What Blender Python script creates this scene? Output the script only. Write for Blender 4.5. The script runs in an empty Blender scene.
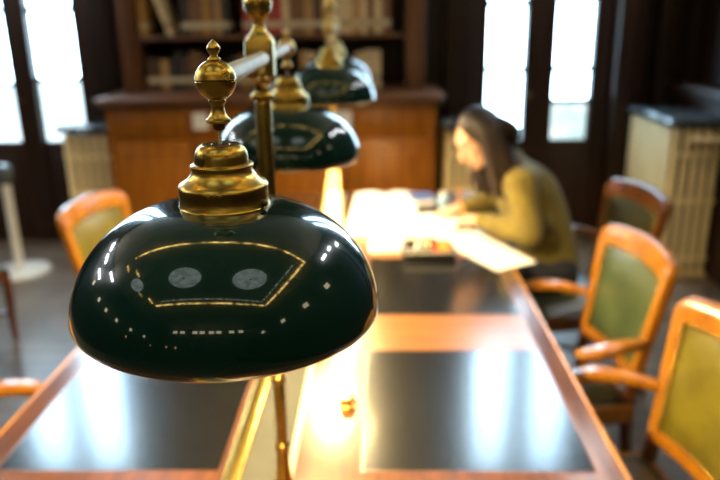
import bpy, bmesh, math, random
from mathutils import Vector, Matrix, Quaternion
C = bpy.context.scene.collection
PI = math.pi
rnd = random.Random(7)

# ---------------------------------------------------------------- materials
def new_mat(name):
    m = bpy.data.materials.new(name); m.use_nodes = True
    nt = m.node_tree; nt.nodes.clear()
    out = nt.nodes.new('ShaderNodeOutputMaterial')
    return m, nt, out

def principled(name, col, rough=.5, metal=0, coat=0, coat_rough=.1, spec=.5, sheen=0, sub=0,
               var=0, var_scale=20, stretch=(1, 1, 1), col2=None, bump=0, bump_scale=60, detail=4, rough_var=0):
    m, nt, out = new_mat(name)
    p = nt.nodes.new('ShaderNodeBsdfPrincipled')
    p.inputs['Base Color'].default_value = (*col, 1)
    p.inputs['Roughness'].default_value = rough
    p.inputs['Metallic'].default_value = metal
    p.inputs['Coat Weight'].default_value = coat
    p.inputs['Coat Roughness'].default_value = coat_rough
    p.inputs['Specular IOR Level'].default_value = spec
    p.inputs['Sheen Weight'].default_value = sheen
    if sub:
        p.inputs['Subsurface Weight'].default_value = sub
        p.inputs['Subsurface Radius'].default_value = (.01, .004, .002)
    nt.links.new(p.outputs[0], out.inputs[0])
    tc = nt.nodes.new('ShaderNodeTexCoord'); mp = nt.nodes.new('ShaderNodeMapping')
    mp.inputs['Scale'].default_value = stretch
    nt.links.new(tc.outputs['Object'], mp.inputs[0])
    if col2 or var:
        n = nt.nodes.new('ShaderNodeTexNoise'); n.inputs['Scale'].default_value = var_scale
        n.inputs['Detail'].default_value = detail
        nt.links.new(mp.outputs[0], n.inputs['Vector'])
        r = nt.nodes.new('ShaderNodeValToRGB')
        c2 = col2 or tuple(c*(1-var) for c in col)
        r.color_ramp.elements[0].position = .35; r.color_ramp.elements[1].position = .68
        r.color_ramp.elements[0].color = (*c2, 1); r.color_ramp.elements[1].color = (*col, 1)
        nt.links.new(n.outputs['Fac'], r.inputs[0]); nt.links.new(r.outputs[0], p.inputs['Base Color'])
        if rough_var:
            mr = nt.nodes.new('ShaderNodeMapRange')
            mr.inputs['To Min'].default_value = rough-rough_var; mr.inputs['To Max'].default_value = rough+rough_var
            nt.links.new(n.outputs['Fac'], mr.inputs[0]); nt.links.new(mr.outputs[0], p.inputs['Roughness'])
    if bump:
        n2 = nt.nodes.new('ShaderNodeTexNoise'); n2.inputs['Scale'].default_value = bump_scale
        n2.inputs['Detail'].default_value = 3
        nt.links.new(mp.outputs[0], n2.inputs['Vector'])
        b = nt.nodes.new('ShaderNodeBump'); b.inputs['Strength'].default_value = bump
        b.inputs['Distance'].default_value = .01
        nt.links.new(n2.outputs['Fac'], b.inputs['Height']); nt.links.new(b.outputs[0], p.inputs['Normal'])
    return m

def emissive(name, col, strength, var=0, var_scale=6, col2=None):
    m, nt, out = new_mat(name)
    e = nt.nodes.new('ShaderNodeEmission'); e.inputs[0].default_value = (*col, 1); e.inputs[1].default_value = strength
    if var or col2:
        tc = nt.nodes.new('ShaderNodeTexCoord'); n = nt.nodes.new('ShaderNodeTexNoise')
        n.inputs['Scale'].default_value = var_scale; n.inputs['Detail'].default_value = 3
        nt.links.new(tc.outputs['Object'], n.inputs['Vector'])
        r = nt.nodes.new('ShaderNodeValToRGB')
        c2 = col2 or tuple(c*(1-var) for c in col)
        r.color_ramp.elements[0].position = .38; r.color_ramp.elements[1].position = .62
        r.color_ramp.elements[0].color = (*c2, 1); r.color_ramp.elements[1].color = (*col, 1)
        nt.links.new(n.outputs['Fac'], r.inputs[0]); nt.links.new(r.outputs[0], e.inputs[0])
    nt.links.new(e.outputs[0], out.inputs[0])
    return m

M = {}
M['brass'] = principled('aged_brass', (.56, .37, .075), .29, 1, var_scale=38, col2=(.44, .285, .055), rough_var=.06, bump=.05, bump_scale=90)
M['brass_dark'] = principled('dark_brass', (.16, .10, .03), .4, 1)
M['bright_brass'] = principled('polished_brass', (.85, .58, .14), .22, 1)
M['tube'] = principled('satin_nickel_tube', (.66, .62, .47), .5, .1, var=.15, var_scale=30)
M['shade'] = principled('green_enamel', (.003, .025, .020), .2, 0, 1, .045, .1, col2=(.004, .031, .027), var_scale=9, bump=.012, bump_scale=14)
M['lining'] = principled('white_enamel', (.85, .80, .68), .5)
M['bulb'] = emissive('warm_bulb', (1, .74, .36), 4200)
M['black'] = principled('black_plastic', (.01, .01, .01), .4)
M['wood_table'] = principled('varnished_mahogany', (.17, .058, .011), .30, 0, 1, .22, .4, col2=(.085, .027, .006), var_scale=7, stretch=(6, .7, 6), bump=.03, bump_scale=30)
M['wood_edge'] = principled('varnished_edge', (.56, .24, .03), .25, 0, .5, .12, .5, col2=(.40, .155, .018), var_scale=8, stretch=(5, .7, 5))
M['wood_band'] = principled('orange_veneer_band', (.33, .125, .012), .30, 0, .6, .22, .4, col2=(.20, .068, .007), var_scale=7, stretch=(.7, 8, 6))
M['seam'] = principled('pale_seam', (.75, .62, .40), .3, 0, .3)
M['centre'] = principled('grey_green_baize', (.075, .075, .056), .6, 0, 0, .3, .12, var=.15, var_scale=9)
M['desk_leather'] = principled('black_desk_leather', (.006, .0058, .0052), .21, 0, 1, .14, .5, col2=(.010, .0098, .009), var_scale=30, bump=.02, bump_scale=60, rough_var=.02)
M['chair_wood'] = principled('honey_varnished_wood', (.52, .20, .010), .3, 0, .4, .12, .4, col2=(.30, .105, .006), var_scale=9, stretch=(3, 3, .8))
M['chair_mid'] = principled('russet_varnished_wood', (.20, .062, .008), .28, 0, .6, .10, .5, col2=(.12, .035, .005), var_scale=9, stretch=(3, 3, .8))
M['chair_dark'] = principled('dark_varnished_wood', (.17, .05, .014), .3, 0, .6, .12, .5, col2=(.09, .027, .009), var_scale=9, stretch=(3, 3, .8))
M['leather_y'] = principled('olive_yellow_leather', (.20, .165, .014), .36, 0, .3, .22, .4, col2=(.135, .11, .011), var_scale=10, bump=.10, bump_scale=40)
M['leather_g'] = principled('green_leather', (.085, .115, .042), .34, 0, .4, .22, .5, col2=(.055, .08, .032), var_scale=8, bump=.10, bump_scale=40)
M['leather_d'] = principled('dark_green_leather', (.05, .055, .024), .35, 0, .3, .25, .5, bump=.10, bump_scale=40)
M['bookcase'] = principled('bookcase_oak', (.34, .118, .006), .42, 0, .08, .25, .3, col2=(.22, .066, .003), var_scale=5, stretch=(5, 5, .6))
M['bookcase_dark'] = principled('bookcase_dark_oak', (.13, .048, .014), .45, 0, .15, .25, .5, col2=(.075, .027, .008), var_scale=5, stretch=(5, 5, .6))
M['counter'] = principled('bookcase_ledge', (.24, .105, .045), .35, 0, .4, .2, col2=(.15, .06, .025), var_scale=5, stretch=(.6, 5, 5))
M['dark_panel'] = principled('dark_panelling', (.019, .0075, .0035), .5, 0, .06, .3, .25, col2=(.010, .004, .002), var_scale=4, stretch=(5, 5, .5))
M['window_wood'] = principled('window_dark_wood', (.034, .013, .006), .5, 0, .1, .3, .3, col2=(.019, .008, .004), var_scale=4, stretch=(5, 5, .5))
M['plaster'] = principled('ceiling_plaster', (.30, .22, .13), .8, var=.25, var_scale=2)
M['rad'] = principled('beige_radiator', (.95, .78, .44), .5, var=.12, var_scale=6)
M['slab'] = principled('dark_slate_slab', (.09, .115, .13), .22, 0, .6, .12, var=.3, var_scale=12)
M['white'] = principled('white_paint', (.78, .78, .74), .35, 0, .2)
M['paper'] = principled('paper', (.86, .83, .76), .7, var=.05, var_scale=14)
M['paper_tan'] = principled('cream_folder', (.80, .62, .26), .6, var=.08, var_scale=9)
M['ink'] = principled('pencil_grey', (.2, .2, .22), .8)
M['blue'] = principled('blue_cloth', (.06, .11, .30), .55)
M['red'] = principled('red_plastic', (.6, .05, .02), .4)
M['orange'] = principled('orange_paint', (.85, .36, .03), .4)
M['skin'] = principled('skin', (.74, .43, .27), .48, sub=.15, var=.06, var_scale=20)
M['hair'] = principled('dark_brown_hair', (.010, .0048, .0025), .5, col2=(.026, .012, .006), var_scale=26, stretch=(2.5, 2.5, .35), bump=.5, bump_scale=55)
M['jacket'] = principled('olive_jacket', (.215, .160, .020), .85, sheen=.15, col2=(.145, .110, .016), var_scale=12, bump=.8, bump_scale=10)
M['denim'] = principled('dark_denim', (.02, .022, .03), .8)
M['eye'] = principled('eye_white', (.7, .68, .64), .2)
M['lip'] = principled('lips', (.45, .14, .10), .45)

def floor_mat():
    m, nt, out = new_mat('worn_plank_floor')
    p = nt.nodes.new('ShaderNodeBsdfPrincipled'); p.inputs['Roughness'].default_value = .34
    p.inputs['Coat Weight'].default_value = .2; p.inputs['Coat Roughness'].default_value = .3
    tc = nt.nodes.new('ShaderNodeTexCoord'); mp = nt.nodes.new('ShaderNodeMapping')
    br = nt.nodes.new('ShaderNodeTexBrick')
    br.inputs['Color1'].default_value = (.30, .24, .19, 1); br.inputs['Color2'].default_value = (.20, .16, .125, 1)
    br.inputs['Mortar'].default_value = (.02, .014, .01, 1); br.inputs['Scale'].default_value = 1
    br.inputs['Mortar Size'].default_value = .004; br.inputs['Brick Width'].default_value = .9; br.inputs['Row Height'].default_value = .12
    nt.links.new(tc.outputs['Object'], mp.inputs[0]); nt.links.new(mp.outputs[0], br.inputs[0])
    n = nt.nodes.new('ShaderNodeTexNoise'); n.inputs['Scale'].default_value = 5; n.inputs['Detail'].default_value = 5
    nt.links.new(tc.outputs['Object'], n.inputs['Vector'])
    mx = nt.nodes.new('ShaderNodeMix'); mx.data_type = 'RGBA'; mx.blend_type = 'MULTIPLY'; mx.inputs['Factor'].default_value = .6
    nt.links.new(br.outputs[0], mx.inputs['A']); nt.links.new(n.outputs['Fac'], mx.inputs['B'])
    nt.links.new(mx.outputs['Result'], p.inputs['Base Color']); nt.links.new(p.outputs[0], out.inputs[0])
    return m
M['floor'] = floor_mat()

# ---------------------------------------------------------------- geometry helpers
class G:
    def __init__(s): s.bm = bmesh.new()
    def face(s, vs):
        try: return s.bm.faces.new(vs)
        except ValueError: return None
    def box(s, x0, x1, y0, y1, z0, z1, bev=0, seg=2, mat=None):
        c = Vector(((x0+x1)/2, (y0+y1)/2, (z0+z1)/2))
        r = bmesh.ops.create_cube(s.bm, size=1)
        vs = r['verts']
        for v in vs: v.co = Vector((v.co.x*(x1-x0), v.co.y*(y1-y0), v.co.z*(z1-z0)))+c
        if bev:
            es = list({e for v in vs for e in v.link_edges})
            rr = bmesh.ops.bevel(s.bm, geom=es, offset=bev, segments=seg, profile=.5, affect='EDGES')
            vs = list({v for f in rr['faces'] for v in f.verts} | {v for v in vs if v.is_valid})
        if mat is not None:
            for v in vs: v.co = mat @ v.co
        return s
    def rings(s, rings, cap0=True, cap1=True, closed=False):
        R = [[s.bm.verts.new(p) for p in ring] for ring in rings]
        n = len(R[0]); L = len(R)
        for i in range(L if closed else L-1):
            a, b = R[i], R[(i+1) % L]
            for k in range(n): s.face((a[k], a[(k+1) % n], b[(k+1) % n], b[k]))
        if not closed:
            if cap0: s.face(R[0][::-1])
            if cap1: s.face(R[-1])
        return s
    def lathe(s, prof, seg=48, o=(0, 0, 0), mat=None, cap0=True, cap1=True, closed=False):
        o = Vector(o); rs = []
        for r, z in prof:
            ring = [Vector((max(r, 1e-5)*math.cos(2*PI*k/seg), max(r, 1e-5)*math.sin(2*PI*k/seg), z)) for k in range(seg)]
            if mat is not None: ring = [mat @ p for p in ring]
            rs.append([p+o for p in ring])
        return s.rings(rs, cap0, cap1, closed)
    def sweep(s, path, size, up=(0, 0, 1), seg=14, closed=False, power=1.0):
        """elliptical (power=1) or squarer section swept along path; size = list of (half width, half height)"""
        path = [Vector(p) for p in path]; up = Vector(up); rs = []; n = len(path)
        if not isinstance(size, list): size = [size]*n
        size = [(q, q) if not isinstance(q, tuple) else q for q in size]
        for i, p in enumerate(path):
            a = path[i-1] if (i > 0 or closed) else p; b = path[(i+1) % n] if (i < n-1 or closed) else p
            t = (b-a).normalized()
            side = t.cross(up)
            if side.length < 1e-3: side = t.cross(Vector((0, 1, 0.01)))
            side.normalize(); u = side.cross(t).normalized()
            w, h = size[i]; ring = []
            for k in range(seg):
                c, d = math.cos(2*PI*k/seg), math.sin(2*PI*k/seg)
                c = math.copysign(abs(c)**power, c); d = math.copysign(abs(d)**power, d)
                ring.append(p+side*(w*c)+u*(h*d))
            rs.append(ring)
        return s.rings(rs, closed=closed)
    def ball(s, c, r, seg=24, rings=14, mat=None):
        if not isinstance(r, tuple): r = (r, r, r)
        q = bmesh.ops.create_uvsphere(s.bm, u_segments=seg, v_segments=rings, radius=1)
        for v in q['verts']:
            p = Vector((v.co.x*r[0], v.co.y*r[1], v.co.z*r[2]))
            if mat is not None: p = mat @ p
            v.co = p+Vector(c)
        return s
    def prism(s, pts, h):
        """pts: 3D polygon, extruded by vector h"""
        h = Vector(h)
        return s.rings([[Vector(p) for p in pts], [Vector(p)+h for p in pts]])

def obj(name, g, mat, parent=None, loc=None, sharp=38, kind=None, label=None):
    bm = g.bm
    bmesh.ops.recalc_face_normals(bm, faces=bm.faces)
    a = math.radians(sharp)
    for f in bm.faces: f.smooth = True
    for e in bm.edges:
        if len(e.link_faces) == 2 and e.calc_face_angle(0) > a: e.smooth = False
    me = bpy.data.meshes.new(name); bm.to_mesh(me); bm.free()
    me.materials.append(M[mat] if isinstance(mat, str) else mat)
    o = bpy.data.objects.new(name, me); C.objects.link(o)
    if parent: o.parent = parent
    if loc: o.location = loc
    if kind: o['kind'] = kind
    if label: o['label'] = label
    return o

def thing(name, label, cat, loc=(0, 0, 0), rotz=0, group=None):
    o = bpy.data.objects.new(name, None); C.objects.link(o)
    o.empty_display_size = .05
    o.location = loc; o.rotation_euler = (0, 0, rotz); o['label'] = label; o['category'] = cat
    if group: o['group'] = group
    return o

def tag(o, label, cat, group=None):
    o['label'] = label; o['category'] = cat
    if group: o['group'] = group
    return o

def dup(root, loc, rotz, label, group=None):
    r = root.copy(); C.objects.link(r); r.location = loc; r.rotation_euler = (0, 0, rotz); r['label'] = label
    if group: r['group'] = group
    for ch in list(root.children):
        c = ch.copy(); C.objects.link(c); c.parent = r
        for g in list(ch.children):
            d = g.copy(); C.objects.link(d); d.parent = c
    return r

def struct(name, g, mat, parent=None, **k):
    o = obj(name, g, mat, parent, **k)
    if not parent: o['kind'] = 'structure'
    return o

def spline(pts, n=8):
    """Catmull-Rom through points of any dimension"""
    P = [tuple(p) for p in pts]; out = []
    for i in range(len(P)-1):
        p0 = P[max(i-1, 0)]; p1 = P[i]; p2 = P[i+1]; p3 = P[min(i+2, len(P)-1)]
        for k in range(n):
            t = k/n
            out.append(tuple(.5*((2*b)+(-a+c)*t+(2*a-5*b+4*c-d)*t*t+(-a+3*b-3*c+d)*t**3) for a, b, c, d in zip(p0, p1, p2, p3)))
    out.append(P[-1])
    return out

# ---------------------------------------------------------------- room
XL, XR, YF, YB, ZC = -4.5, 2.45, -5.0, 5.4, 3.9
struct('floor', G().box(XL-.2, XR+.2, YF-.2, YB+.2, -.1, 0), 'floor')
struct('ceiling', G().box(XL-.2, XR+.2, YF-.2, YB+.2, ZC, ZC+.1), 'plaster')
W1 = (-2.98, -2.01)   # left french window opening on the back wall
W2 = (.93, 1.83)
ZW = 3.8
g = G()
for a, b in ((XL-.2, W1[0]), (W1[1], W2[0]), (W2[1], XR+.2)): g.box(a, b, YB, YB+.2, 0, ZC)
for w in (W1, W2): g.box(w[0], w[1], YB, YB+.2, ZW, ZC)
struct('wall_back', g, 'dark_panel')
struct('wall_front', G().box(XL-.2, XR+.2, YF-.2, YF, 0, ZC), 'dark_panel')
struct('wall_left', G().box(XL-.2, XL, YF, YB, 0, ZC), 'dark_panel')
struct('wall_right', G().box(XR, XR+.2, YF, YB, 0, ZC), 'dark_panel')

# panelling: pilasters, ledge and skirting
def trim(i, boxes, mat='dark_panel', bev=.006):
    g = G()
    for b in boxes: g.box(*b, bev=bev)
    return struct('trim_%d' % i, g, mat)
trim(1, [(-1.94, -1.76, 5.30, 5.4, 0, ZC), (-1.96, -1.74, 5.28, 5.4, 0, .3)])
trim(2, [(.68, .86, 5.30, 5.4, 0, ZC), (.66, .88, 5.28, 5.4, 0, .3)])
trim(3, [(1.90, 2.08, 5.24, 5.4, 0, ZC), (1.95, 2.03, 5.22, 5.4, .2, 3.6)], 'window_wood')
trim(4, [(2.20, 2.45, 5.28, 5.4, 0, ZC)])
trim(5, [(2.28, 2.45, 3.6, 5.27, 1.17, 1.215), (2.32, 2.45, 3.6, 5.27, 1.12, 1.17), (2.36, 2.45, 3.6, 5.27, 0, 1.12)], 'window_wood')
trim(6, [(2.37, 2.45, y, y+.12, 1.22, ZC) for y in (3.7, 4.5, 5.1)])
struct('baseboard_back', G().box(W1[1]+.02, W2[0]-.02, 5.36, 5.4, 0, .14, .005).box(XL, W1[0]-.02, 5.36, 5.4, 0, .14, .005), 'window_wood')
struct('baseboard_left', G().box(XL, XL+.03, YF, YB-.05, 0, .14, .005), 'window_wood')

DAY = emissive('daylight_pane', (.58, .82, 1.0), 22.0, col2=(.48, .74, .96), var_scale=2.2)
DAY_DIM = emissive('daylight_pane_low', (.74, .90, .90), 2.0, col2=(.45, .64, .64), var_scale=5)
DAY_MID = emissive('daylight_pane_mid', (.78, .92, 1.0), 3.2, col2=(.62, .82, .90), var_scale=3)
def french_window(idx, w, leaves, muntins, sill, low):
    g = G(); x0, x1 = w; y0, y1 = YB-.02, YB+.10
    def st(a, b, c, d, dy=0): g.box(a, b, y0-dy, y1, c, d, .004)
    st(x0, leaves[0][0], 0, ZW); st(leaves[-1][1], x1, 0, ZW)
    for (a, b), (c, d) in zip(leaves[:-1], leaves[1:]): st(b, c, 0, ZW, .02)
    for k, (a, b) in enumerate(leaves):
        st(a, b, ZW-.08, ZW)
        st(a, b, 0, sill)
        g.box(a+.05, b-.05, y0-.015, y0+.02, .18, sill-.1, .012)
        for z in muntins[k]: st(a, b, z-.018, z+.018, -.02)
    g.box(x0-.07, x0, YB-.05, YB+.05, 0, ZW+.07, .006); g.box(x1, x1+.07, YB-.05, YB+.05, 0, ZW+.07, .006)
    fr = struct('window_%d' % idx, g, 'window_wood')
    for k, (a, b) in enumerate(leaves):
        zs = [sill]+sorted(muntins[k])+[ZW-.08]
        for i, (z0, z1) in enumerate(zip(zs[:-1], zs[1:])):
            m = low[k][i] if i < len(low[k]) else DAY
            obj('pane', G().box(a, b, YB+.05, YB+.06, z0, z1), m, fr)
        hx = b+.03 if k == 0 else a-.03
    g = G().ball((leaves[0][1]+.05, YB-.055, 1.12), (.018, .02, .018)); obj('door_knob', g, 'brass_dark', fr)
    return fr
french_window(1, W1, [(-2.94, -2.60), (-2.43, -2.09)], [[1.24, 1.78], [1.27, 1.78]], .80, [[DAY_MID, DAY], [DAY_MID, DAY]])
french_window(2, W2, [(.99, 1.265), (1.485, 1.765)], [[1.30, 1.77], [1.06, 1.30, 1.80]], .77, [[DAY, DAY], [DAY_DIM, DAY]])

# ceiling and wall lights of the hall, mirrored in the lamp shades
COVE = emissive('gilded_cove_glow', (1, .66, .18), 20.0, col2=(.05, .03, .008), var_scale=5)  # gilded moulding; the light on it is put in as patchy emission
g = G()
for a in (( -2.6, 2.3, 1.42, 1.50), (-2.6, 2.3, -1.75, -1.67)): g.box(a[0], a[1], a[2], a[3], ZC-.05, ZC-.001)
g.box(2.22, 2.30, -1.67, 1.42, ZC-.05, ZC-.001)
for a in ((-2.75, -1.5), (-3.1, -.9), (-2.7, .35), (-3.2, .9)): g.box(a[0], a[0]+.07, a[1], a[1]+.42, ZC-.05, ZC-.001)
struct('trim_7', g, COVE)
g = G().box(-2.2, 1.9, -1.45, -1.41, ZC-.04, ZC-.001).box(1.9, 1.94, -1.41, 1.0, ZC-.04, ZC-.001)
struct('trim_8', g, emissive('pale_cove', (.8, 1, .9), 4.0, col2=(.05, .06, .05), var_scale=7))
ROS = emissive('ground_glass_rosette', (.66, .76, .70), 3.6, col2=(.36, .43, .40), var_scale=6)
for i, (x, y, r) in enumerate(((-.93, -.25, .50), (.93, -.25, .52), (-3.0, -.05, .42))):
    fr = struct('window_%d' % (3+i), G().lathe([(r+.05, ZC-.03), (r+.05, ZC-.002), (r, ZC-.002), (r, ZC-.03)], 32, (x, y, 0), closed=True), 'dark_panel')
    obj('pane', G().lathe([(.04, ZC-.012), (r, ZC-.012), (r, ZC-.004), (.04, ZC-.004)], 32, (x, y, 0), closed=True), ROS, fr)
LOW = emissive('wall_light_glow', (1, .86, .56), 7.0)
g = G()
for x in (-2.9, -2.3, -1.35, -.85, -.2, .3, 1.2, 1.9): g.box(x, x+.36, YF, YF+.02, 3.36, 3.64)
for y in (-2.9, -1.4, -.2, .95): g.box(XR-.02, XR, y, y+.22, 2.45, 2.62)
for y in (-3.6, -2.2, -.9, .12, 1.0, 2.3): g.box(XL, XL+.02, y, y+.2, 2.3, 2.5)
struct('window_6', g, LOW)  # unseen wall sconces mirrored in the shade, no windows
g = G()
for x in (-3.4, -2.6): g.box(x, x+.12, YF, YF+.02, 1.75, 1.98)
for y in (-4.4, -1.9): g.box(XL, XL+.02, y, y+.1, 1.7, 1.85)
struct('window_7', g, emissive('low_wall_light', (1, .6, .25), 6.0))  # unseen low wall lamps on the front and left walls, no windows
FILL_BAR = emissive('fill_bar_glow', (.94, .97, 1), 80.0)  # added glowing bars: streaks mirrored in the shade, and fill light for the room
g = G()
for y, z in ((3.0, 3.25), (2.1, 3.3), (3.9, 2.9)): g.box(XR-.02, XR, y, y+.5, z, z+.1)
for y, z in ((4.0, 3.35), (2.2, 2.75), (1.2, 3.55), (3.0, 3.2)): g.box(XL, XL+.02, y, y+.75, z, z+.11)
struct('window_8', g, FILL_BAR)

# ---------------------------------------------------------------- reading table
TZ = .76
t = thing('reading_table', 'long polished mahogany reading table with black leather writing panels', 'table', (0, 0, 0))
TX0, TX1, TY0, TY1 = -.715, .695, .22, 3.78
obj('table_top', G().box(TX0+.012, TX1-.012, TY0+.012, TY1-.012, .715, TZ, .004), 'wood_table', t)
g = G()
e = .014
g.box(TX0, TX0+e, TY0, TY1, .715, TZ-.001, .005, 3).box(TX1-e, TX1, TY0, TY1, .715, TZ-.001, .005, 3)
g.box(TX0+e, TX1-e, TY0, TY0+e, .715, TZ-.001, .005, 3).box(TX0+e, TX1-e, TY1-e, TY1, .715, TZ-.001, .005, 3)
obj('edge_moulding', g, 'wood_edge', t, label='bright orange polished edge moulding')
for x0, x1 in ((-.640, -.164), (.142, .626)):
    for k in range(4):
        y0 = .44+.82*k; y1 = y0+.56
        lp = obj('leather_panel', G().box(x0, x1, y0, y1, TZ-.002, TZ+.0012, .001, 1), 'desk_leather', t)
        g = G(); b = .005
        g.box(x0-b, x0, y0-b, y1+b, TZ-.002, TZ+.001); g.box(x1, x1+b, y0-b, y1+b, TZ-.002, TZ+.001)
        g.box(x0, x1, y0-b, y0, TZ-.002, TZ+.001); g.box(x0, x1, y1, y1+b, TZ-.002, TZ+.001)
        obj('inlay_border', g, 'wood_table', lp)
        if k in (1, 2): obj('cross_band', G().box(x0-.004, x1+.004, y1+.008, y1+.26-.008, TZ-.002, TZ+.0008), 'wood_band', t, label='lighter orange veneer band between leather panels')
obj('brass_strip', G().box(-.150, -.112, TY0+.02, TY1-.02, TZ-.002, TZ+.006, .004, 3), 'bright_brass', t)
obj('centre_strip', G().box(-.110, -.019, TY0+.02, TY1-.02, TZ-.002, TZ+.001), 'centre', t, label='grey green centre strip')
obj('seam_strip', G().box(-.018, -.004, TY0+.02, TY1-.02, TZ-.002, TZ+.003, .001), 'seam', t)
for y in (1.52,):
    kb = obj('switch_knob', G().lathe([(.024, 0), (.024, .007), (.0195, .010), (.0195, .026), (.015, .031), (.009, .0315), (0, .0315)], 28, (.097, y, TZ)), 'bright_brass', t)
g = G()
for x in (-.60, .575): g.box(x, x+.022, .35, 3.65, .655, .716, .003)
for y in (.35, 3.63): g.box(-.578, .575, y, y+.022, .655, .716, .003)
obj('apron', g, 'wood_table', t)
for y in (.38, 2.0, 3.6):
    for x in (-.57, .55):
        g = G().box(x-.05, x+.05, y-.05, y+.05, .55, .715, .006)
        g.lathe([(.03, 0), (.034, .03), (.026, .06), (.034, .2), (.05, .42), (.04, .46), (.05, .5), (.05, .552)], 24, (x, y, 0))
        obj('leg', g, 'wood_table', t)

# ---------------------------------------------------------------- brass double lamps
def shade_group(parent, o, ballz, first):
    """one shade with collar, bulb, lining; o = equator centre local to stand"""
    R, H, rt = .1555, .1055, .041
    outer = []
    for k in range(0, 9):
        b = .30*(1-k/9.); outer.append((R*math.cos(b)**1.1, -.0125*math.sin(b)/math.sin(.30)))
    for k in range(0, 31):
        a = k/30*PI/2; outer.append((rt+(R-rt)*max(0, math.cos(a))**1.0, H*math.sin(a)**1.1))
    inner = [(r-.004 if r > .05 else r-.003, z-.004 if z > .02 else z) for r, z in outer]
    rim = outer[0]
    rim_in = (rim[0]-.0035, rim[1]-.0006)
    tilt = Matrix.Rotation(.022, 3, 'Y'); co_ = Vector(o); o = co_+Vector((-.003, 0, 0))
    sh = obj('lamp_shade', G().lathe([rim_in]+outer+[(.02, H+.001)], 96, o, tilt, cap0=False), 'shade', parent)
    lin = [(rim_in[0], rim_in[1]+.0004)]+inner[1:]+[(.02, H-.004)]
    obj('shade_lining', G().lathe(lin, 96, o, tilt, cap0=False), 'lining', sh, label='white inner face of the shade')
    zc = o[2]+H-.0035
    prof = [(.030, 0), (.0450, .0), (.0462, .0015), (.0462, .004), (.0450, .0055), (.0447, .018), (.0452, .0235), (.0440, .0262), (.0400, .0285),
            (.0350, .0325), (.0318, .037), (.0300, .041), (.0302, .0425), (.0312, .0435), (.0314, .0455), (.0300, .0470), (.0272, .0478), (.0268, .050),
            (.0266, .0545), (.0255, .0590), (.0232, .0630), (.0200, .0658), (.0175, .0668), (.0165, .0668), (.0095, .0664), (.0085, .0655), (.0080, .058), (.0, .058)]
    co = obj('shade_collar', G().lathe([(r_*.975, z_*.955) for r_, z_ in prof], 64, (co_.x, o[1], zc)), 'brass', sh, label='stepped brass collar on the shade')
    g = G().lathe([(.0, .0), (.0082, .0), (.0082, .007), (.0, .007)], 24, (co_.x, o[1], zc+.0565)); obj('hole_shade_plug', g, 'brass_dark', sh)  # solid dark plug; the hole's shade is put into its colour
    for a in (-.35, 2.4):
        g = G().ball((co_.x+.045*math.cos(a), o[1]+.046*math.sin(a), zc+.008), (.0035, .0035, .0035), 12, 8)
        obj('screw', g, 'brass_dark', sh)
    g = G().lathe([(.014, .085), (.014, .046), (.012, .041), (.0, .041)], 24, o); obj('bulb_socket', g, 'brass', sh)
    g = G().lathe([(.0, -.014), (.012, -.011), (.020, -.003), (.0235, .006), (.021, .015), (.013, .022), (.011, .03), (0, .03)], 28, (o[0], o[1], o[2]+.022))
    obj('light_bulb', g, 'bulb', sh, label='glowing warm bulb')
    # twisted cord between holder and collar
    top = ballz-.046; bot = zc+.055
    g = G()
    for ph in (0, PI):
        pts = [(co_.x+.0011*math.cos(ph+i*.9), o[1]+.0011*math.sin(ph+i*.9), bot+(top-bot)*i/24) for i in range(25)]
        g.sweep(pts, .0012, up=(1, 0, 0), seg=8)
    obj('cord', g, 'seam', sh)
    return sh

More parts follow.
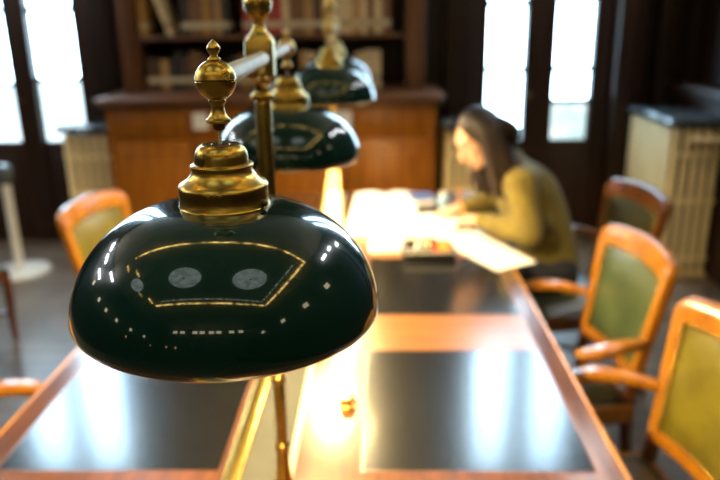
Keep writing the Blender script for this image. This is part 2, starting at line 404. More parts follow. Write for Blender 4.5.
def make_lamp(label, x, y, arm, half, rise=0.0, group='brass double reading lamps'):
    """arm = angle of the crossbar in plan measured from +Y towards -X"""
    L = thing('brass_lamp_stand', label, 'lamp', (x, y, TZ), 0, group)
    z0 = 1.612-TZ+rise
    p = [(0, 0), (.040, 0), (.041, .006), (.036, .010), (.022, .016), (.013, .03), (.010, .055), (.0105, .062), (.016, .072), (.0165, .085), (.0130, .118),
         (.0115, .150), (.0108, .158), (.0136, .162), (.0140, .166), (.0136, .170), (.0102, .174), (.0100, .20), (.0108, .26), (.0110, .288), (.0092, .294), (.0130, .298),
         (.0135, .303), (.0128, .308), (.0100, .312), (.0130, .33), (.0135, .60), (.0130, z0-.072), (.0120, z0-.066), (.0175, z0-.062), (.0180, z0-.058), (.0170, z0-.054),
         (.0120, z0-.050), (.0110, z0-.042), (.0140, z0-.034), (.0185, z0-.030), (.0190, z0-.027)]
    po = Vector((-.0060, 0, 0))
    post = obj('post', G().lathe(p, 40, po), 'brass', L)
    rot = Matrix.Translation(po) @ Matrix.Rotation(arm, 4, 'Z')
    g = G().box(-.0215, .0215, -.0215, .0215, z0-.029, z0+.027, .003, 2, rot)
    g.lathe([(.0215, z0+.026), (.020, z0+.030), (.013, z0+.037), (.0085, z0+.045), (.0085, z0+.052), (.013, z0+.057), (.019, z0+.066), (.0215, z0+.078), (.020, z0+.088), (.012, z0+.096),
             (.009, z0+.104), (.011, z0+.112), (.008, z0+.125), (0, z0+.135)], 32, po)
    obj('post_capital', g, 'brass', L)
    d = Vector((-math.sin(arm), math.cos(arm), 0))
    for s in (-1, 1):
        g = G(); a = d*(s*.018); b = d*(s*.045)
        g.sweep(spline([a+Vector((0, 0, z0-.045)), d*(s*.030)+Vector((0, 0, z0-.038)), b+Vector((0, 0, z0-.022)), d*(s*.040)+Vector((0, 0, z0-.012))], 5), .004, up=(.3, .2, 1), seg=10)
        g.ball(d*(s*.038)+Vector((0, 0, z0-.030)), .0075, 14, 10)
        obj('scroll_bracket', g, 'brass', L)
    a = -d*half; b = d*half
    g = G().sweep([a+Vector((0, 0, z0)), a*.5+Vector((0, 0, z0)), b*.5+Vector((0, 0, z0)), b+Vector((0, 0, z0))], .0105, seg=24)
    obj('crossbar', g, 'tube', L, label='pale satin metal crossbar')
    for s in (-1, 1):
        c = d*(s*half)+Vector((0, 0, z0))
        bp = [(0, -.0195)]+[(.0195*math.sin(q*PI/24), -.0195*math.cos(q*PI/24)) for q in range(3, 12)]+[(.0197, -.0012), (.0185, -.0006), (.0185, .0006), (.0197, .0012)]+[(.0195*math.sin(q*PI/24), -.0195*math.cos(q*PI/24)) for q in range(13, 22)]+[(0, .0195)]
        fb = obj('ball_finial', G().lathe(bp, 48, c), 'brass', L)
        tp = [(.0056, .0175), (.0062, .0195), (.0056, .0215), (.0036, .0225), (.0034, .0245), (.0052, .0275), (.0064, .0310), (.0062, .0335), (.0042, .0375), (.0018, .0405), (0, .0425)]
        tp = [(r_, .0175+(z_-.0175)*.80) for r_, z_ in tp]
        obj('finial_tip', G().lathe(tp, 32, c), 'brass', fb)
        np_ = [(.0090, -.0172), (.0098, -.0195), (.0094, -.0212), (.0074, -.0245), (.0070, -.0285), (.0082, -.0335), (.0108, -.0385), (.0134, -.0405), (.0138, -.0425), (.0125, -.0445), (.0062, -.0452)]
        np_ = [(r_*.88, -.0172+(z_+.0172)*.83) for r_, z_ in np_]
        obj('shade_holder', G().lathe(np_, 40, c), 'brass', fb)
        obj('cord_grip', G().lathe([(.0058, -.0398), (.0058, -.0450), (.0046, -.0470), (0, -.0470)], 24, c), 'brass_dark', fb)
        shade_group(L, (c.x, c.y, z0-.226), c.z, s)
    return L
# near lamp: near shade at (.024,.66), far shade near (-.021,1.56)
P1 = (.0055, 1.104); A1 = math.atan2(.0208, .432)
make_lamp('brass twin-shade lamp stand in front, its sharp green shade nearest the camera', P1[0], P1[1], A1, .432)
make_lamp('smaller brass twin-shade lamp stand further down the table, beside the lit papers', .004, 2.80, .030, .37, .03)

# ---------------------------------------------------------------- armchairs
def make_chair(label, wood, leather, loc, rotz, group):
    """faces +X locally"""
    t = thing('armchair', label, 'chair', loc, rotz, group)
    def bk(y, z, off=0):     # point of the reclined, bowed back
        return Vector((-.225-(z-.45)*.19-.035*(1-(y/.24)**2)+off, y, z))
    def outline(hb, ht, z0, z1, r, n=6, arch=.02):
        pts = []
        for (sy, zz, a0) in ((1, z0, -90), (1, z1, 0), (-1, z1, 90), (-1, z0, 180)):
            for k in range(n+1):
                a = math.radians(a0+90*k/n); h = hb if zz == z0 else ht
                pts.append((sy*(h-r)+r*math.cos(a), zz+(r if zz == z0 else -r)+r*math.sin(a)))
        out = []
        for i in range(len(pts)):       # subdivide long runs so the bow shows
            a, b = pts[i], pts[(i+1) % len(pts)]
            m = 8 if math.dist(a, b) > .1 else 1
            for k in range(m): out.append((a[0]+(b[0]-a[0])*k/m, a[1]+(b[1]-a[1])*k/m))
        zm = z1-.05
        return [(y, z+(arch*(1-(y/ht)**2) if z > zm-.03 else 0)) for y, z in out]
    n0 = outline(.215, .248, .50, .925, .045); n1 = outline(.180, .206, .540, .862, .012, arch=.012)
    f = .022
    rings = [[bk(y, z, f) for y, z in n1], [bk(y, z, f) for y, z in [(a*.93+c*.07, b*.93+d*.07) for (a, b), (c, d) in zip(n1, n0)]],
             [bk(y, z, f+.004) for y, z in [(a*.5+c*.5, b*.5+d*.5) for (a, b), (c, d) in zip(n1, n0)]],
             [bk(y, z, f-.004) for y, z in [(a*.06+c*.94, b*.06+d*.94) for (a, b), (c, d) in zip(n1, n0)]],
             [bk(y, z, .010) for y, z in n0], [bk(y, z, -.010) for y, z in n0],
             [bk(y, z, -.018) for y, z in [(a*.1+c*.9, b*.1+d*.9) for (a, b), (c, d) in zip(n1, n0)]], [bk(y, z, -.018) for y, z in n1]]
    obj('back_frame', G().rings(rings, closed=True), wood, t, sharp=50)
    g = G(); ny, nz = 14, 14; V = {}
    for fb in (1, -1):
        for i in range(ny+1):
            for k in range(nz+1):
                u = -1+2*i/ny; v = k/nz; z = .537+v*(.328+.010*(1-u*u)); y = u*(.182+(.208-.182)*v)
                puff = (.012+.016*((1-u**4)*(1-(2*v-1)**4))) if fb == 1 else -.012
                V[fb, i, k] = g.bm.verts.new(bk(y, z, puff))
        for i in range(ny):
            for k in range(nz): g.face((V[fb, i, k], V[fb, i+1, k], V[fb, i+1, k+1], V[fb, i, k+1]))
    pad = obj('back_pad', g, leather, t)
    g = G()          # brass nail heads round the pad
    pth = []
    for k in range(22): v = k/21; pth += [(s*(.174+.026*v), .548+v*.310) for s in (-1, 1)]
    for k in range(1, 20): u = -1+2*k/20; pth += [(u*.175, .548), (u*.201, .857+.010*(1-u*u))]
    for y, z in pth: g.ball(bk(y, z, .022), .0052, 8, 5)
    obj('nail_heads', g, 'bright_brass', pad)
    # rear legs carry on down from the frame
    for s in (-1, 1):
        pts = spline([bk(s*.197, .56, 0), bk(s*.198, .45, 0), (-.235, s*.200, .30), (-.265, s*.205, .12), (-.315, s*.210, .012)], 6)
        n = len(pts)
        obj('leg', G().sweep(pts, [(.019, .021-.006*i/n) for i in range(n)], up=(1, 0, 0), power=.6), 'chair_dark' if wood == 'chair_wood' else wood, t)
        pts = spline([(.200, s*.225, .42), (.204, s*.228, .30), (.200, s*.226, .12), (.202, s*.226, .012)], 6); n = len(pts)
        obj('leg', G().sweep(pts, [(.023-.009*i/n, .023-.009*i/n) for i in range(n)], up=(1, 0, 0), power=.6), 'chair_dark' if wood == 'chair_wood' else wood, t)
        # arm with its curved support
        pts = spline([bk(s*.222, .655, .012), (-.17, s*.262, .672), (-.09, s*.290, .672), (-.02, s*.292, .662), (-.002, s*.290, .652)], 7); n = len(pts)
        arm = obj('armrest', G().sweep(pts, [(.017+.013*math.sin(PI*min(1, (i/n)*1.05)), .015+.002*math.sin(PI*i/n)) for i in range(n)], seg=20, power=.55), wood, t)
        pts = spline([(-.02, s*.290, .652), (-.005, s*.286, .58), (-.02, s*.262, .50), (-.03, s*.245, .40)], 6)
        obj('arm_support', G().sweep(pts, [(.018, .014)]*len(pts), up=(1, 0, 0), power=.7), wood, arm)
    g = G()
    for s in (-1, 1): g.box(-.235, .215, s*.228-.014, s*.228+.014, .375, .435, .004)
    g.box(.190, .218, -.214, .214, .375, .435, .004).box(-.245, -.217, -.19, .19, .375, .435, .004)
    obj('seat_frame', g, wood, t)
    g = G(); N = 14; V = {}
    for top in (1, 0):
        for i in range(N+1):
            for k in range(N+1):
                u = -1+2*i/N; v = -1+2*k/N
                x = .0+u*.222; y = v*(.212+.010*u)
                z = .440+.042*((1-u**6)*(1-v**6))**.5 if top else .43
                V[top, i, k] = g.bm.verts.new((x, y, z))
        for i in range(N):
            for k in range(N): g.face((V[top, i, k], V[top, i+1, k], V[top, i+1, k+1], V[top, i, k+1]))
    for i in range(N):
        for a, b in (((i, 0), (i+1, 0)), ((i, N), (i+1, N)), ((0, i), (0, i+1)), ((N, i), (N, i+1))):
            g.face((V[1, a[0], a[1]], V[1, b[0], b[1]], V[0, b[0], b[1]], V[0, a[0], a[1]]))
    obj('seat', g, 'leather_d', t)  # shade on the seats is put into the darker leather colour
    g = G()
    for s in (-1, 1): g.box(-.255, .20, s*.222-.009, s*.222+.009, .16, .185, .003)
    g.box(-.03, -.01, -.213, .213, .162, .182, .003)
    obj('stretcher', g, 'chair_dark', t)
    return t
CH = 'armchairs round the reading table'
make_chair('honey wood armchair with olive yellow leather back, nearest on the right side', 'chair_wood', 'leather_y', (.755, 1.545, 0), PI+.15, CH)
make_chair('honey wood armchair with green leather back, second along the right side', 'chair_wood', 'leather_g', (.755, 2.27, 0), PI+.12, CH)
make_chair('russet armchair pulled back under the seated woman, third along the right side', 'chair_mid', 'leather_d', (1.03, 3.03, 0), PI+.18, CH)
make_chair('honey wood armchair with yellow leather back, far along the left side', 'chair_wood', 'leather_y', (-.775, 2.90, 0), -.18, CH)
make_chair('armchair at the left edge with only its armrest in view', 'chair_wood', 'leather_y', (-.78, 1.48, 0), 0.0, CH)
make_chair('armchair standing away from the table, only its dark leg in view', 'chair_dark', 'leather_d', (-2.03, 3.25, 0), 0, CH)

# ---------------------------------------------------------------- bookcase
b = thing('bookcase', 'wide oak library bookcase with orange brown cupboard base against the back wall', 'bookcase', (-.53, 5.05, 0))
X0, X1 = -1.13, 1.09          # local half extents (x), front of base at y=-.33
g = G().box(X0, X1, -.33, .33, .10, 1.14).box(X0+.02, X1-.02, -.30, .33, 0, .10)
obj('cabinet_base', g, 'bookcase', b)
g = G().box(X0-.05, X1+.05, -.40, .33, 1.165, 1.20, .010, 3).box(X0-.03, X1+.03, -.37, .33, 1.13, 1.165, .010, 3)
obj('counter', g, 'counter', b)
n = 4; w = (X1-X0-.08)/n
for k in range(n):
    xa = X0+.04+k*w+.012; xb = xa+w-.024
    d = obj('door', G().box(xa, xb, -.352, -.33, .16, .90, .004).box(xa+.07, xb-.07, -.358, -.35, .24, .82, .012, 2), 'bookcase', b)
    obj('door_knob', G().ball((xb-.035 if k % 2 == 0 else xa+.035, -.368, .62), .014, 14, 10), 'brass_dark', d)
    dr = obj('drawer', G().box(xa, xb, -.352, -.33, .935, 1.10, .004).box(xa+.03, xb-.03, -.357, -.35, .96, 1.075, .008, 2), 'bookcase', b)
    obj('drawer_knob', G().ball(((xa+xb)/2, -.37, 1.018), .013, 14, 10), 'brass_dark', dr)
UX0, UX1 = X0+.06, X1-.06
for x in (UX0, UX1-.13): obj('side_panel', G().box(x, x+.13, -.10, .33, 1.20, 3.0, .006).box(x+.03, x+.10, -.112, -.09, 1.25, 2.95, .006), 'bookcase_dark', b)
for z in (1.585, 1.99, 2.4): obj('shelf', G().box(UX0+.13, UX1-.13, -.09, .31, z-.028, z, .004), 'bookcase_dark', b)
obj('plinth_shelf', G().box(UX0+.13, UX1-.13, -.09, .31, 1.20, 1.222, .003), 'bookcase_dark', b)
obj('back_panel', G().box(UX0+.13, UX1-.13, .30, .33, 1.20, 3.0), 'dark_panel', b)
obj('cornice', G().box(UX0-.05, UX1+.05, -.17, .33, 3.0, 3.12, .02, 3), 'bookcase_dark', b)

ORD = ['first', 'second', 'third', 'fourth', 'fifth', 'sixth', 'seventh', 'eighth', 'ninth', 'tenth', 'eleventh', 'twelfth', 'thirteenth', 'fourteenth', 'fifteenth', 'sixteenth',
       'seventeenth', 'eighteenth', 'nineteenth', 'twentieth', 'twenty-first', 'twenty-second', 'twenty-third', 'twenty-fourth', 'twenty-fifth', 'twenty-sixth', 'twenty-seventh', 'twenty-eighth', 'twenty-ninth', 'thirtieth', 'thirty-first', 'thirty-second']
BC = {'tan': (.38, .22, .075), 'cream': (.58, .45, .24), 'dark brown': (.06, .028, .012), 'red': (.30, .028, .014), 'ochre': (.36, .19, .03), 'brown': (.16, .075, .026), 'black': (.02, .016, .013)}
BM = {}
def book_mat(c):
    if c in BM: return BM[c]
    m, nt, out = new_mat(c.replace(' ', '_')+'_book_cloth')
    p = nt.nodes.new('ShaderNodeBsdfPrincipled'); p.inputs['Roughness'].default_value = .6
    tc = nt.nodes.new('ShaderNodeTexCoord'); sp = nt.nodes.new('ShaderNodeSeparateXYZ'); nt.links.new(tc.outputs['Object'], sp.inputs[0])
    r = nt.nodes.new('ShaderNodeValToRGB'); r.color_ramp.interpolation = 'CONSTANT'
    col = BC[c]; lab = (.50, .42, .26) if c != 'cream' else (.34, .26, .14)
    els = r.color_ramp.elements; els[0].position = 0; els[0].color = (*col, 1); els[1].position = .045; els[1].color = (*lab, 1)
    for pos, cc in ((.085, col), (.20, tuple(x*.6 for x in col)), (.212, col)):
        e_ = els.new(pos); e_.color = (*cc, 1)
    nt.links.new(sp.outputs['Z'], r.inputs[0]); nt.links.new(r.outputs[0], p.inputs['Base Color']); nt.links.new(p.outputs[0], out.inputs[0])
    BM[c] = m; return m
def make_book(x, z, w, h, d, c, lean, label, group):
    t = thing('book', label, 'book', (x, 4.99, z), 0, group); t.rotation_euler = (0, lean, 0)
    # cover: rounded spine towards the room, boards either side
    g = G(); th = .003
    sec = [(-w/2, d), (-w/2, 0), (-w/2*.8, -.006), (0, -.009), (w/2*.8, -.006), (w/2, 0), (w/2, d), (w/2-th, d), (w/2-th, .004), (0, -.003), (-w/2+th, .004), (-w/2+th, d)]
    rr = [[Vector((a, bb, zz)) for a, bb in sec] for zz in (0, h)]
    g.rings(rr, cap0=True, cap1=True)
    for zz in (h*.14, h*.80): g.sweep([(-w/2*.98, 0, zz), (0, -.0095, zz), (w/2*.98, 0, zz)], .0022, seg=6)
    cv = obj('book_cover', g, book_mat(c), t)
    obj('page_block', G().box(-w/2+th+.0005, w/2-th-.0005, .003, d-.004, .004, h-.005), 'paper', t)
    return t
def book_row(z, runs, where, group, zn):
    cnt = 0
    for (xa, xb, pal, hmin, hmax) in runs:
        x = xa
        while x < xb:
            w = rnd.uniform(.036, .062); h = rnd.uniform(hmin, hmax); c = rnd.choice(pal)
            make_book(x+w/2, z+.001, w, h, rnd.uniform(.19, .23), c, 0, '%s book on the %s, %s from its left end' % (c, where, ORD[min(cnt, 31)]), group)
            x += w+.003; cnt += 1
warm = ['tan', 'cream', 'dark brown', 'brown', 'tan', 'cream', 'ochre']
dk = ['brown', 'dark brown', 'tan', 'brown', 'black', 'ochre', 'dark brown']
UP, LO = 'upper shelf of the bookcase', 'lower shelf of the bookcase'
book_row(1.585, [(-1.46, -1.43, dk, .24, .29), (-1.17, -.86, dk, .24, .30), (-.74, -.44, ['dark brown', 'red', 'tan', 'cream', 'red'], .25, .31), (-.43, .22, warm, .26, .32)], UP, 'old bound books on the upper shelf', 'upper')
make_book(-1.245, 1.5945, .045, .31, .21, 'cream', -.33, 'cream book leaning left at a slant on the upper shelf', 'old bound books on the upper shelf')
book_row(1.222, [(-1.44, -1.0, dk, .19, .27), (-.86, -.60, dk, .2, .27), (-.36, -.12, warm, .2, .27), (.02, .19, warm, .22, .26)], LO, 'old bound books on the lower shelf', 'lower')

# paper tags stuck on the drawers of the bookcase
for x, l in ((-1.015, 'white paper label on the left drawer fronts of the bookcase'), (-.05, 'cream paper label on the bookcase drawer between the two back shades')):
    g = G().box(x-.05, x+.05, 4.684, 4.692, .985, 1.095)
    o = obj('paper_label', g, 'paper', None); tag(o, l, 'paper label')

# ---------------------------------------------------------------- radiators with slate tops
def radiator(label, x0, x1, y0, y1, h, rail=False):
    t = thing('radiator', label, 'radiator', ((x0+x1)/2, (y0+y1)/2, 0), 0, 'slatted beige radiators')
    hx, hy = (x1-x0)/2, (y1-y0)/2
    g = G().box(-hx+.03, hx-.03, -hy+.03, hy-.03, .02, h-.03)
    obj('gap_shade_core', g, 'bookcase_dark', t)  # dark block behind the slats; shade of the gaps put into its colour
    for axis in (0, 1):
        L = (hx if axis == 0 else hy); n = max(4, int(2*L/.060)); p = 2*L/n; g = G()
        for s in (-1,):
            for k in range(n):
                c = -L+p*(k+.5)
                if axis == 0: g.box(c-p*.29, c+p*.29, s*hy-.018, s*hy+.018, .03, h-.02, .010, 2)
                else: g.box(s*hx-.018, s*hx+.018, c-p*.29, c+p*.29, .03, h-.02, .010, 2)
        obj('front_columns' if axis == 0 else 'side_columns', g, 'rad', t)
    for z in (.12, h*.50, h-.20): obj('cross_bar', G().box(-hx, hx, -hy-.026, -hy-.010, z, z+.03, .006), 'rad', t)
    obj('plinth', G().box(-hx-.01, hx+.01, -hy-.01, hy+.01, .0, .03, .004), 'rad', t)
    obj('stone_top', G().box(-hx-.04, hx+.04, -hy-.05, hy, h, h+.045, .008, 2), 'slab', t, label='dark slate top')
    if rail:
        g = G().sweep(spline([(-hx+.10, -hy-.05, h-.085), (-hx+.2, -hy-.055, h-.088), (hx+.02, -hy-.055, h-.09)], 6), .022, seg=16)
        obj('valve_pipe', g, 'rad', t)
    return t
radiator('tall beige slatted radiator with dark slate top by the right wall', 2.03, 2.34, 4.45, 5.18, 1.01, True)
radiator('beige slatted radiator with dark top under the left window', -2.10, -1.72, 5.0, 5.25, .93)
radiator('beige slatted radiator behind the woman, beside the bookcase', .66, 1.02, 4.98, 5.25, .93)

# ---------------------------------------------------------------- white stand at far left
t = thing('floor_stand', 'white floor stand with round base and dark head at the far left', 'stand', (-2.37, 4.62, 0))
obj('base', G().lathe([(0, 0), (.20, 0), (.205, .008), (.20, .018), (.10, .030), (.04, .045), (0, .05)], 48), 'white', t)
obj('pole', G().lathe([(.03, .04), (.03, .66), (0, .66)], 24), 'white', t)
obj('stand_head', G().lathe([(.034, .64), (.050, .655), (.058, .70), (.055, .74), (.035, .77), (0, .78)], 28), 'slab', t, label='dark rounded head')

# ---------------------------------------------------------------- things on the table
PZ = TZ+.0014
def page_surface(g, x0, x1, y0, y1, z, bulge, sgn, n=10):
    """curved page block half, spine at x0 side if sgn>0"""
    prof = []
    for k in range(n+1):
        u = k/n; prof.append((x0+(x1-x0)*u, z+bulge*(math.sin(PI*min(1, u*1.15)*.87)**.7 if u > 0 else 0)*(1-.25*u)+.004))
    base = [(x1, z), (x0, z)]
    g.rings([[Vector((a, y, c)) for a, c in prof+base] for y in (y0, y1)])
ob = thing('open_book', 'large open white book lying flat under the second lamp stand', 'book', (.20, 3.28, PZ), -.03)
obj('cover', G().box(-.165, .165, -.40, .42, 0, .004, .001), 'paper_tan', ob)
g = G(); page_surface(g, 0, .16, -.39, .41, .004, .022, 1); page_surface(g, 0, -.16, -.39, .41, .004, .022, -1); obj('page_block', g, 'paper', ob)
nb = thing('notebook', 'small white notepad in front of the large open book', 'notebook', (.215, 2.79, PZ), .04)
obj('cover', G().box(-.080, .080, -.085, .085, 0, .003, .001), 'paper', nb)
obj('page_block', G().box(-.077, .077, -.082, .082, .003, .014, .001), 'paper', nb)
g = G()
for k in range(14): g.lathe([(.0035, -.001), (.0035, .001)], 8, (-.07+.0108*k, .083, .010), Matrix.Rotation(PI/2, 3, 'Y'))
obj('wire_binding', g, 'tube', nb)
def sheet(name, label, pts, cat='paper', group=None, z=PZ, th=.0016, curl=0):
    g = G(); n = 8
    a, b_, c, d = [Vector((p[0], p[1], 0)) for p in pts]
    V = {}
    for lay in (0, 1):
        for i in range(n+1):
            for k in range(n+1):
                u, v = i/n, k/n
                p = a*(1-u)*(1-v)+b_*u*(1-v)+c*u*v+d*(1-u)*v
                V[lay, i, k] = g.bm.verts.new((p.x, p.y, z+lay*th+curl*(math.sin(PI*u)*.5+v*v*.5)))
        for i in range(n):
            for k in range(n): g.face((V[lay, i, k], V[lay, i+1, k], V[lay, i+1, k+1], V[lay, i, k+1]))
    for i in range(n):
        for p, q in (((i, 0), (i+1, 0)), ((i, n), (i+1, n)), ((0, i), (0, i+1)), ((n, i), (n, i+1))):
            g.face((V[1, p[0], p[1]], V[1, q[0], q[1]], V[0, q[0], q[1]], V[0, p[0], p[1]]))
    o = obj(name, g, 'paper'); return tag(o, label, cat, group)
sheet('paper_sheet', 'large white paper sheet overhanging the right table edge', [(.620, 2.475), (.785, 2.575), (.60, 3.02), (.40, 2.93)], z=PZ+.001)
sheet('paper_sheet', 'white sheet under the writing hands of the woman', [(.395, 2.96), (.66, 3.06), (.60, 3.34), (.36, 3.28)], z=PZ+.004)
sheet('paper_sheet', 'white sheet beside the open book, next to the pencil case', [(.345, 2.88), (.47, 2.92), (.46, 3.14), (.352, 3.12)], z=PZ+.008)
bb = thing('closed_book', 'small dark blue book behind the papers', 'book', (.40, 3.56, PZ), .15)
obj('cover', G().box(-.055, .055, -.08, .08, 0, .003, .001).box(-.055, .055, -.08, .08, .025, .028, .001).box(-.056, -.053, -.08, .08, 0, .028, .001), 'blue', bb)
obj('page_block', G().box(-.052, .052, -.077, .077, .003, .025), 'paper', bb)
pc = thing('pencil_case', 'open black pencil case on the dark leather panel', 'pencil case', (.375, 2.685, PZ), .03)
g = G().box(-.10, .10, -.075, .075, 0, .008, .003)
for s in (-1, 1): g.box(-.10, .10, s*.075-.006, s*.075+.006, .006, .034, .004)
for s in (-1, 1): g.box(s*.10-.006, s*.10+.006, -.07, .07, .006, .034, .004)
obj('case_body', g, 'black', pc)
obj('zip', G().sweep([(-.10, -.083, .033), (0, -.084, .034), (.10, -.083, .033)], .003, seg=8), 'tube', pc)
def pen(name, label, a, b_, r, mat, tipmat, cat='pen', group=None):
    a, b_ = Vector(a), Vector(b_); d = (b_-a).normalized(); L = (b_-a).length
    t = thing(name, label, cat, a, 0, group)
    q = d.to_track_quat('Z', 'Y').to_matrix()
    obj('barrel', G().lathe([(r, .018), (r, L), (0, L)], 12, (0, 0, 0), q), mat, t)
    obj('tip', G().lathe([(0, 0), (r*.3, .003), (r, .018)], 12, (0, 0, 0), q), tipmat, t)
    return t
for k, (dx, m, nme) in enumerate(((-.060, 'paper', 'white'), (-.030, 'tube', 'silver'), (.0, 'paper_tan', 'cream'))):
    pen('pen', '%s pen lying in the open black pencil case' % nme, (.375+dx, 2.64, PZ+.020+.004*k), (.375+dx*.7+.005, 2.745, PZ+.034+.004*k), .006, m, 'black', 'pen', 'pens in the pencil case')
er = thing('eraser', 'red orange eraser in the pencil case', 'eraser', (.43, 2.68, PZ+.012), .3)
obj('eraser_body', G().box(-.032, .032, -.018, .018, 0, .026, .004), 'red', er)
obj('sleeve', G().box(-.018, .034, -.0195, .0195, -.001, .0275, .003), 'orange', er)
cp = thing('water_bottle', 'short pale blue bottle lying on the papers near her hands', 'bottle', (.500, 3.42, PZ), 0)
obj('bottle_body', G().lathe([(0, 0), (.024, 0), (.026, .004), (.026, .05), (.02, .06), (.012, .066)], 28), principled('pale_blue_plastic', (.35, .55, .75), .15, 0, .5), cp)
obj('bottle_cap', G().lathe([(.013, .064), (.013, .080), (.011, .082), (0, .082)], 20), 'white', cp)
# folder leaning against the second lamp post
fo = thing('folder', 'cream folder propped upright against the second lamp stand', 'folder', (.0, 2.74, PZ), 0)
obj('folder_cover', G().prism([(-.075, -.085, 0), (.048, -.085, 0), (.018, .033, .33), (-.024, .033, .33)], (0, .004, 0)), 'paper_tan', fo)
obj('page_block', G().prism([(-.055, -.092, .002), (.040, -.092, .002), (.018, -.000, .25), (-.026, -.000, .25)], (0, .006, 0)), 'paper', fo)

# ---------------------------------------------------------------- the woman
body_col = M['skin']
def loft(g, pts, seg=16):
    """pts: list of (pos, rx, ry) with rx along 'side' (horizontal) and ry across"""
    g.sweep([p for p, *_ in pts], [(a, b_) for _, a, b_ in pts], up=(1, 0, 0.001), seg=seg)
def limb(g, pts, n=6):
    s = spline([(*p, r) for p, r in pts], n)
    g.sweep([q[:3] for q in s], [max(.003, q[3]) for q in s], up=(.13, .31, .94), seg=14)
    for q in (s[0], s[-1]): g.ball(q[:3], max(.003, q[3])*.985, 14, 10)
def remesh(o, vox, smooth=4):
    m = o.modifiers.new('fuse', 'REMESH'); m.mode = 'VOXEL'; m.voxel_size = vox; m.use_smooth_shade = True
    if smooth:
        s = o.modifiers.new('soften', 'SMOOTH'); s.iterations = smooth; s.factor = .5
    return o
W = thing('person', 'woman in olive jacket with long dark hair bent over papers, writing', 'person', (1.0, 3.12, 0))
OFF = Vector((1.0, 3.12, 0))
def P(x, y, z): return Vector((x, y, z))-OFF
hips, waist, chest, nbase = P(.965, 3.12, .56), P(.940, 3.115, .70), P(.840, 3.10, .90), P(.735, 3.085, 1.030)
head = P(.615, 3.065, 1.165)
# facing: down and towards -X, slightly to the camera
fw = Vector((-.80, -.22, -.55)).normalized(); upv = Vector((-.52, -.05, .85)); upv = (upv-fw*upv.dot(fw)).normalized(); sd = fw.cross(upv).normalized()
def H(f_, u_, s_): return head+fw*f_+upv*u_+sd*s_
HM = Matrix((fw, sd, upv)).transposed()
shl, shr = P(.775, 2.935, .99), P(.775, 3.255, .99)
ell, elr = P(.800, 2.835, .795), P(.735, 3.400, .80)
wrl, wrr = P(.625, 2.985, .815), P(.585, 3.280, .800)
hipl, hipr = P(.985, 3.03, .545), P(.985, 3.21, .545)
knl, knr = P(.575, 3.00, .545), P(.575, 3.23, .545)
anl, anr = P(.64, 3.00, .09), P(.64, 3.23, .09)
g = G()
limb(g, [(hips, .125), (waist, .110), (chest, .125), (P(.79, 3.09, 1.0), .085), (nbase, .055), (H(-.045, -.075, 0), .050)])
for a, b_ in ((shl, P(.82, 3.05, .98)), (shr, P(.82, 3.14, .98))): limb(g, [(b_, .075), (a, .055)])
for s, e_, w in ((shl, ell, wrl), (shr, elr, wrr)):
    limb(g, [(s, .052), ((s+e_)/2, .044), (e_, .038)]); limb(g, [(e_, .038), ((e_*.6+w*.4), .036), (w, .024)])
for h_, k_, a in ((hipl, knl, anl), (hipr, knr, anr)):
    limb(g, [(h_, .085), ((h_+k_)/2, .072), (k_, .052)]); limb(g, [(k_, .052), (k_*.6+a*.4+Vector((.02, 0, 0)), .05), (a, .034)])
    limb(g, [(a+Vector((.03, 0, -.035)), .032), (a+Vector((-.08, 0, -.055)), .030), (a+Vector((-.16, 0, -.062)), .022)])
# head
g.ball(H(-.012, .020, 0), (.094, .076, .098), 28, 20, HM)
g.ball(H(.030, -.045, 0), (.058, .058, .070), 24, 16, HM)
g.ball(H(.062, -.092, 0), (.026, .030, .022), 16, 12, HM)          # chin
g.ball(H(.070, .038, 0), (.022, .055, .018), 16, 12, HM)           # brow
limb(g, [(H(.086, .012, 0), .009), (H(.100, -.014, 0), .011), (H(.108, -.032, 0), .0135), (H(.090, -.040, 0), .011)])   # nose
for s in (-1, 1):
    g.ball(H(.099, -.036, s*.011), .008, 12, 8)
    g.ball(H(.058, -.020, s*.042), (.024, .022, .022), 16, 12, HM)  # cheek
    g.ball(H(-.008, -.012, s*.077), (.018, .008, .030), 16, 12, HM) # ear
g.ball(H(.083, -.062, 0), (.012, .024, .008), 14, 10, HM); g.ball(H(.081, -.073, 0), (.012, .020, .008), 14, 10, HM)
# hands
def hand(g, w, tipdir, palm_n, thumb_side, curl):
    t = Vector(tipdir).normalized(); n = Vector(palm_n); n = (n-t*n.dot(t)).normalized(); s = t.cross(n).normalized()*thumb_side
    limb(g, [(w, .024), (w+t*.03, .026)])
    for k in (-1.5, -.5, .5, 1.5): limb(g, [(w+t*.012+s*(k*.012), .014), (w+t*.085+s*(k*.019), .012)])
    for k, L in ((1.5, .072), (.5, .080), (-.5, .075), (-1.5, .058)):
        b0 = w+t*.085+s*(k*.020); c = curl[int(1.5-k)]
        p1 = b0+(t*math.cos(c*.5)+n*math.sin(c*.5))*L*.45
        p2 = p1+(t*math.cos(c*1.2)+n*math.sin(c*1.2))*L*.32
        p3 = p2+(t*math.cos(c*1.8)+n*math.sin(c*1.8))*L*.25
        limb(g, [(b0, .0098), (p1, .0092), (p2, .0084), (p3, .0070)], 4)
    b0 = w+t*.022+s*.026
    p1 = b0+t*.028+s*.022+n*.010; p2 = p1+t*.030+s*.004+n*.014; p3 = p2+t*.022-s*.006+n*.008
    limb(g, [(b0, .015), (p1, .0125), (p2, .0105), (p3, .008)], 4)
    return w+t*.098+n*.045+s*.020
pencil_pt = hand(g, wrl, (-.72, .62, -.10), (.05, .25, -1), -1, (1.05, 1.15, 1.25, 1.3))
hand(g, wrr, (-.88, -.42, -.10), (0, 0, -1), -1, (.28, .3, .34, .4))
bo = obj('body', g, 'skin', W); remesh(bo, .0055, 3)
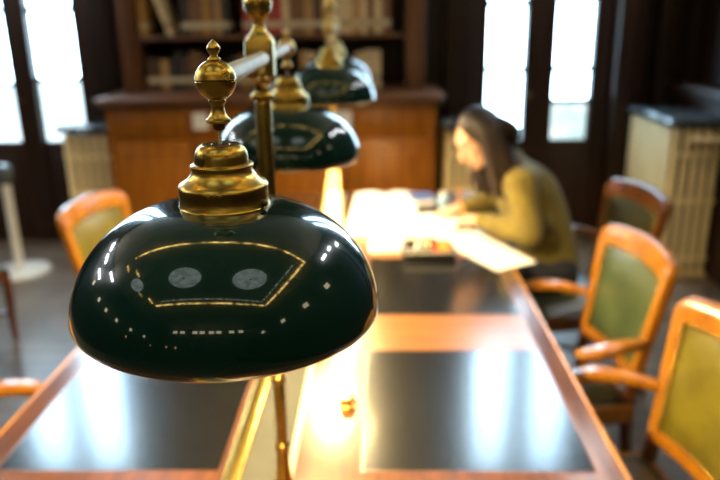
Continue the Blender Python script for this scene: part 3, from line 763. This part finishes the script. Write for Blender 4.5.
for s in (-1, 1):
    e_ = obj('eye', G().ball(H(.074, .010, s*.030), .0125, 14, 10), 'eye', W)
    obj('iris', G().ball(H(.0835, .006, s*.030), .0058, 12, 8), 'black', e_)
    obj('eyebrow', G().sweep([H(.086, .034, s*.014), H(.089, .040, s*.030), H(.076, .036, s*.046)], [.004, .0042, .002], seg=8), 'hair', W)
obj('mouth', G().ball(H(.091, -.0675, 0), (.006, .020, .007), 14, 10, HM), 'lip', W)
# jacket
g = G()
limb(g, [(P(.965, 3.12, .50), .145), (P(.96, 3.12, .60), .148), (waist, .138), (chest+Vector((.005, 0, .003)), .145), (P(.78, 3.09, .995), .100), (P(.747, 3.087, 1.030), .070)])
for a, b_ in ((shl, P(.80, 3.05, .97)), (shr, P(.80, 3.14, .97))): limb(g, [(b_, .105), (a+Vector((.008, 0, 0)), .078)])
for s, e_, w in ((shl, ell, wrl), (shr, elr, wrr)):
    s = s+Vector((.01, 0, 0))
    limb(g, [(s, .074), (s*.55+e_*.45, .066), (e_+Vector((.01, -.005 if e_ is ell else .005, -.003)), .060)])
    limb(g, [(e_, .060), (e_*.65+w*.35, .055), (e_*.3+w*.7, .046), (e_*.10+w*.90, .037), (e_*.05+w*.95, .040)])
g.ball(P(.86, 2.985, .80), (.09, .06, .07), 18, 12)
jk = obj('jacket', g, 'jacket', W, label='loose olive green jacket'); remesh(jk, .010, 4)
g = G(); limb(g, [(P(.735, 3.00, 1.045), .020), (P(.70, 3.07, 1.06), .022), (P(.735, 3.16, 1.045), .020), (P(.80, 3.10, 1.085), .024), (P(.735, 3.00, 1.045), .020)]); co = obj('collar', g, 'jacket', jk); remesh(co, .008, 2)
g = G()
for h_, k_, a in ((hipl, knl, anl), (hipr, knr, anr)):
    limb(g, [(h_+Vector((.01, 0, -.01)), .096), ((h_+k_)/2, .082), (k_, .062)]); limb(g, [(k_, .062), (k_*.5+a*.5, .060), (a+Vector((0, 0, .02)), .052)])
limb(g, [(hipl, .10), (hipr, .10)])
tr = obj('trousers', g, 'denim', W); remesh(tr, .010, 3)
for a in (anl, anr):
    g = G(); limb(g, [(a+Vector((.035, 0, -.045)), .040), (a+Vector((-.06, 0, -.052)), .038), (a+Vector((-.17, 0, -.060)), .030)])
    g.box(a.x-.205, a.x+.075, a.y-.040, a.y+.040, -.0+.001, .022, .008)
    sh_ = obj('shoe', g, 'black', W)
# hair: cap over the skull, long locks hanging past the cheek and over the shoulder
g = G()
g.ball(H(-.030, .032, 0), (.100, .090, .104), 28, 20, HM)
g.ball(H(-.070, -.02, 0), (.060, .078, .090), 24, 16, HM)
for s in (-1, 1):
    for k in range(7):
        a = k/6
        if a < (.35 if s < 0 else .25): continue
        st = H(.045-.10*a, .085-.02*a, s*(.030+.040*a)); m1 = H(.035-.085*a, .020, s*(.080+.008*a))
        d = Vector((.012-.030*(1-a)+.07*a, s*(-.01), 0))
        m2 = m1+Vector((.02+.03*a, -.012, -.105)); m3 = m2+Vector((.012+.02*a, -.006+rnd.uniform(-.008, .008), -.095)); m4 = m3+Vector((.004, -.002, -.075+rnd.uniform(-.03, .02)))
        limb(g, [(st, .026), (m1, .032), (m2, .034), (m3, .028), (m4, .010)], 5)
for k in range(6):
    s = -1+2*k/5
    p0 = H(-.09, .03, s*.06); p1 = H(-.125, -.05, s*.065); p2 = P(.755, 3.085-s*.10+0*k, 1.075); p3 = P(.825, 3.085-s*.13, 1.035)
    limb(g, [(p0, .034), (p1, .034), (p2, .030), (p3, .012)], 5)
hr = obj('hair', g, 'hair', W); remesh(hr, .007, 2)
pp = OFF+pencil_pt
pd = Vector((-.10, .05, .98)).normalized()
tip = Vector((pp.x-.012, pp.y+.006, PZ+.012))
pen('pencil', 'orange pencil held upright in her writing hand', tip, tip+Vector((-.030, -.020, .185)), .0042, 'orange', 'paper_tan', 'pencil')

# ---------------------------------------------------------------- lamps for the hall
def area(name, loc, rot, sx, sy, power, col):
    l = bpy.data.lights.new(name, 'AREA'); l.shape = 'RECTANGLE'; l.size = sx; l.size_y = sy; l.energy = power; l.color = col
    o = bpy.data.objects.new(name, l); C.objects.link(o); o.location = loc; o.rotation_euler = rot; return o
w = bpy.data.worlds.new('World'); bpy.context.scene.world = w; w.use_nodes = True
w.node_tree.nodes['Background'].inputs[0].default_value = (.8, .9, 1, 1); w.node_tree.nodes['Background'].inputs[1].default_value = .3

# ---------------------------------------------------------------- camera
F = 700.0; pitch = math.radians(17.349); yaw = math.radians(1.679); roll = .016
f = Vector((-math.sin(yaw)*math.cos(pitch), math.cos(yaw)*math.cos(pitch), -math.sin(pitch)))
r = Vector((math.cos(yaw), math.sin(yaw), 0)); u = r.cross(f)
c, s = math.cos(roll), math.sin(roll)
r2 = r*c-u*s; u2 = r*s+u*c
cam = bpy.data.cameras.new('camera'); cam.lens = 35; cam.sensor_width = 36; cam.clip_start = .02
co = bpy.data.objects.new('camera', cam); C.objects.link(co)
m = Matrix((r2, u2, -f)).transposed().to_4x4(); m.translation = Vector((.18, 0, 1.663)); co.matrix_world = m
cam.dof.use_dof = True; cam.dof.focus_distance = .64; cam.dof.aperture_fstop = 3.4
S = bpy.context.scene; S.camera = co
S.view_settings.view_transform = 'Standard'; S.view_settings.look = 'None'; S.view_settings.exposure = -.2
S.cycles.use_denoising = True; S.cycles.sample_clamp_indirect = 12; S.cycles.max_bounces = 8
S.cycles.caustics_reflective = False; S.cycles.caustics_refractive = False
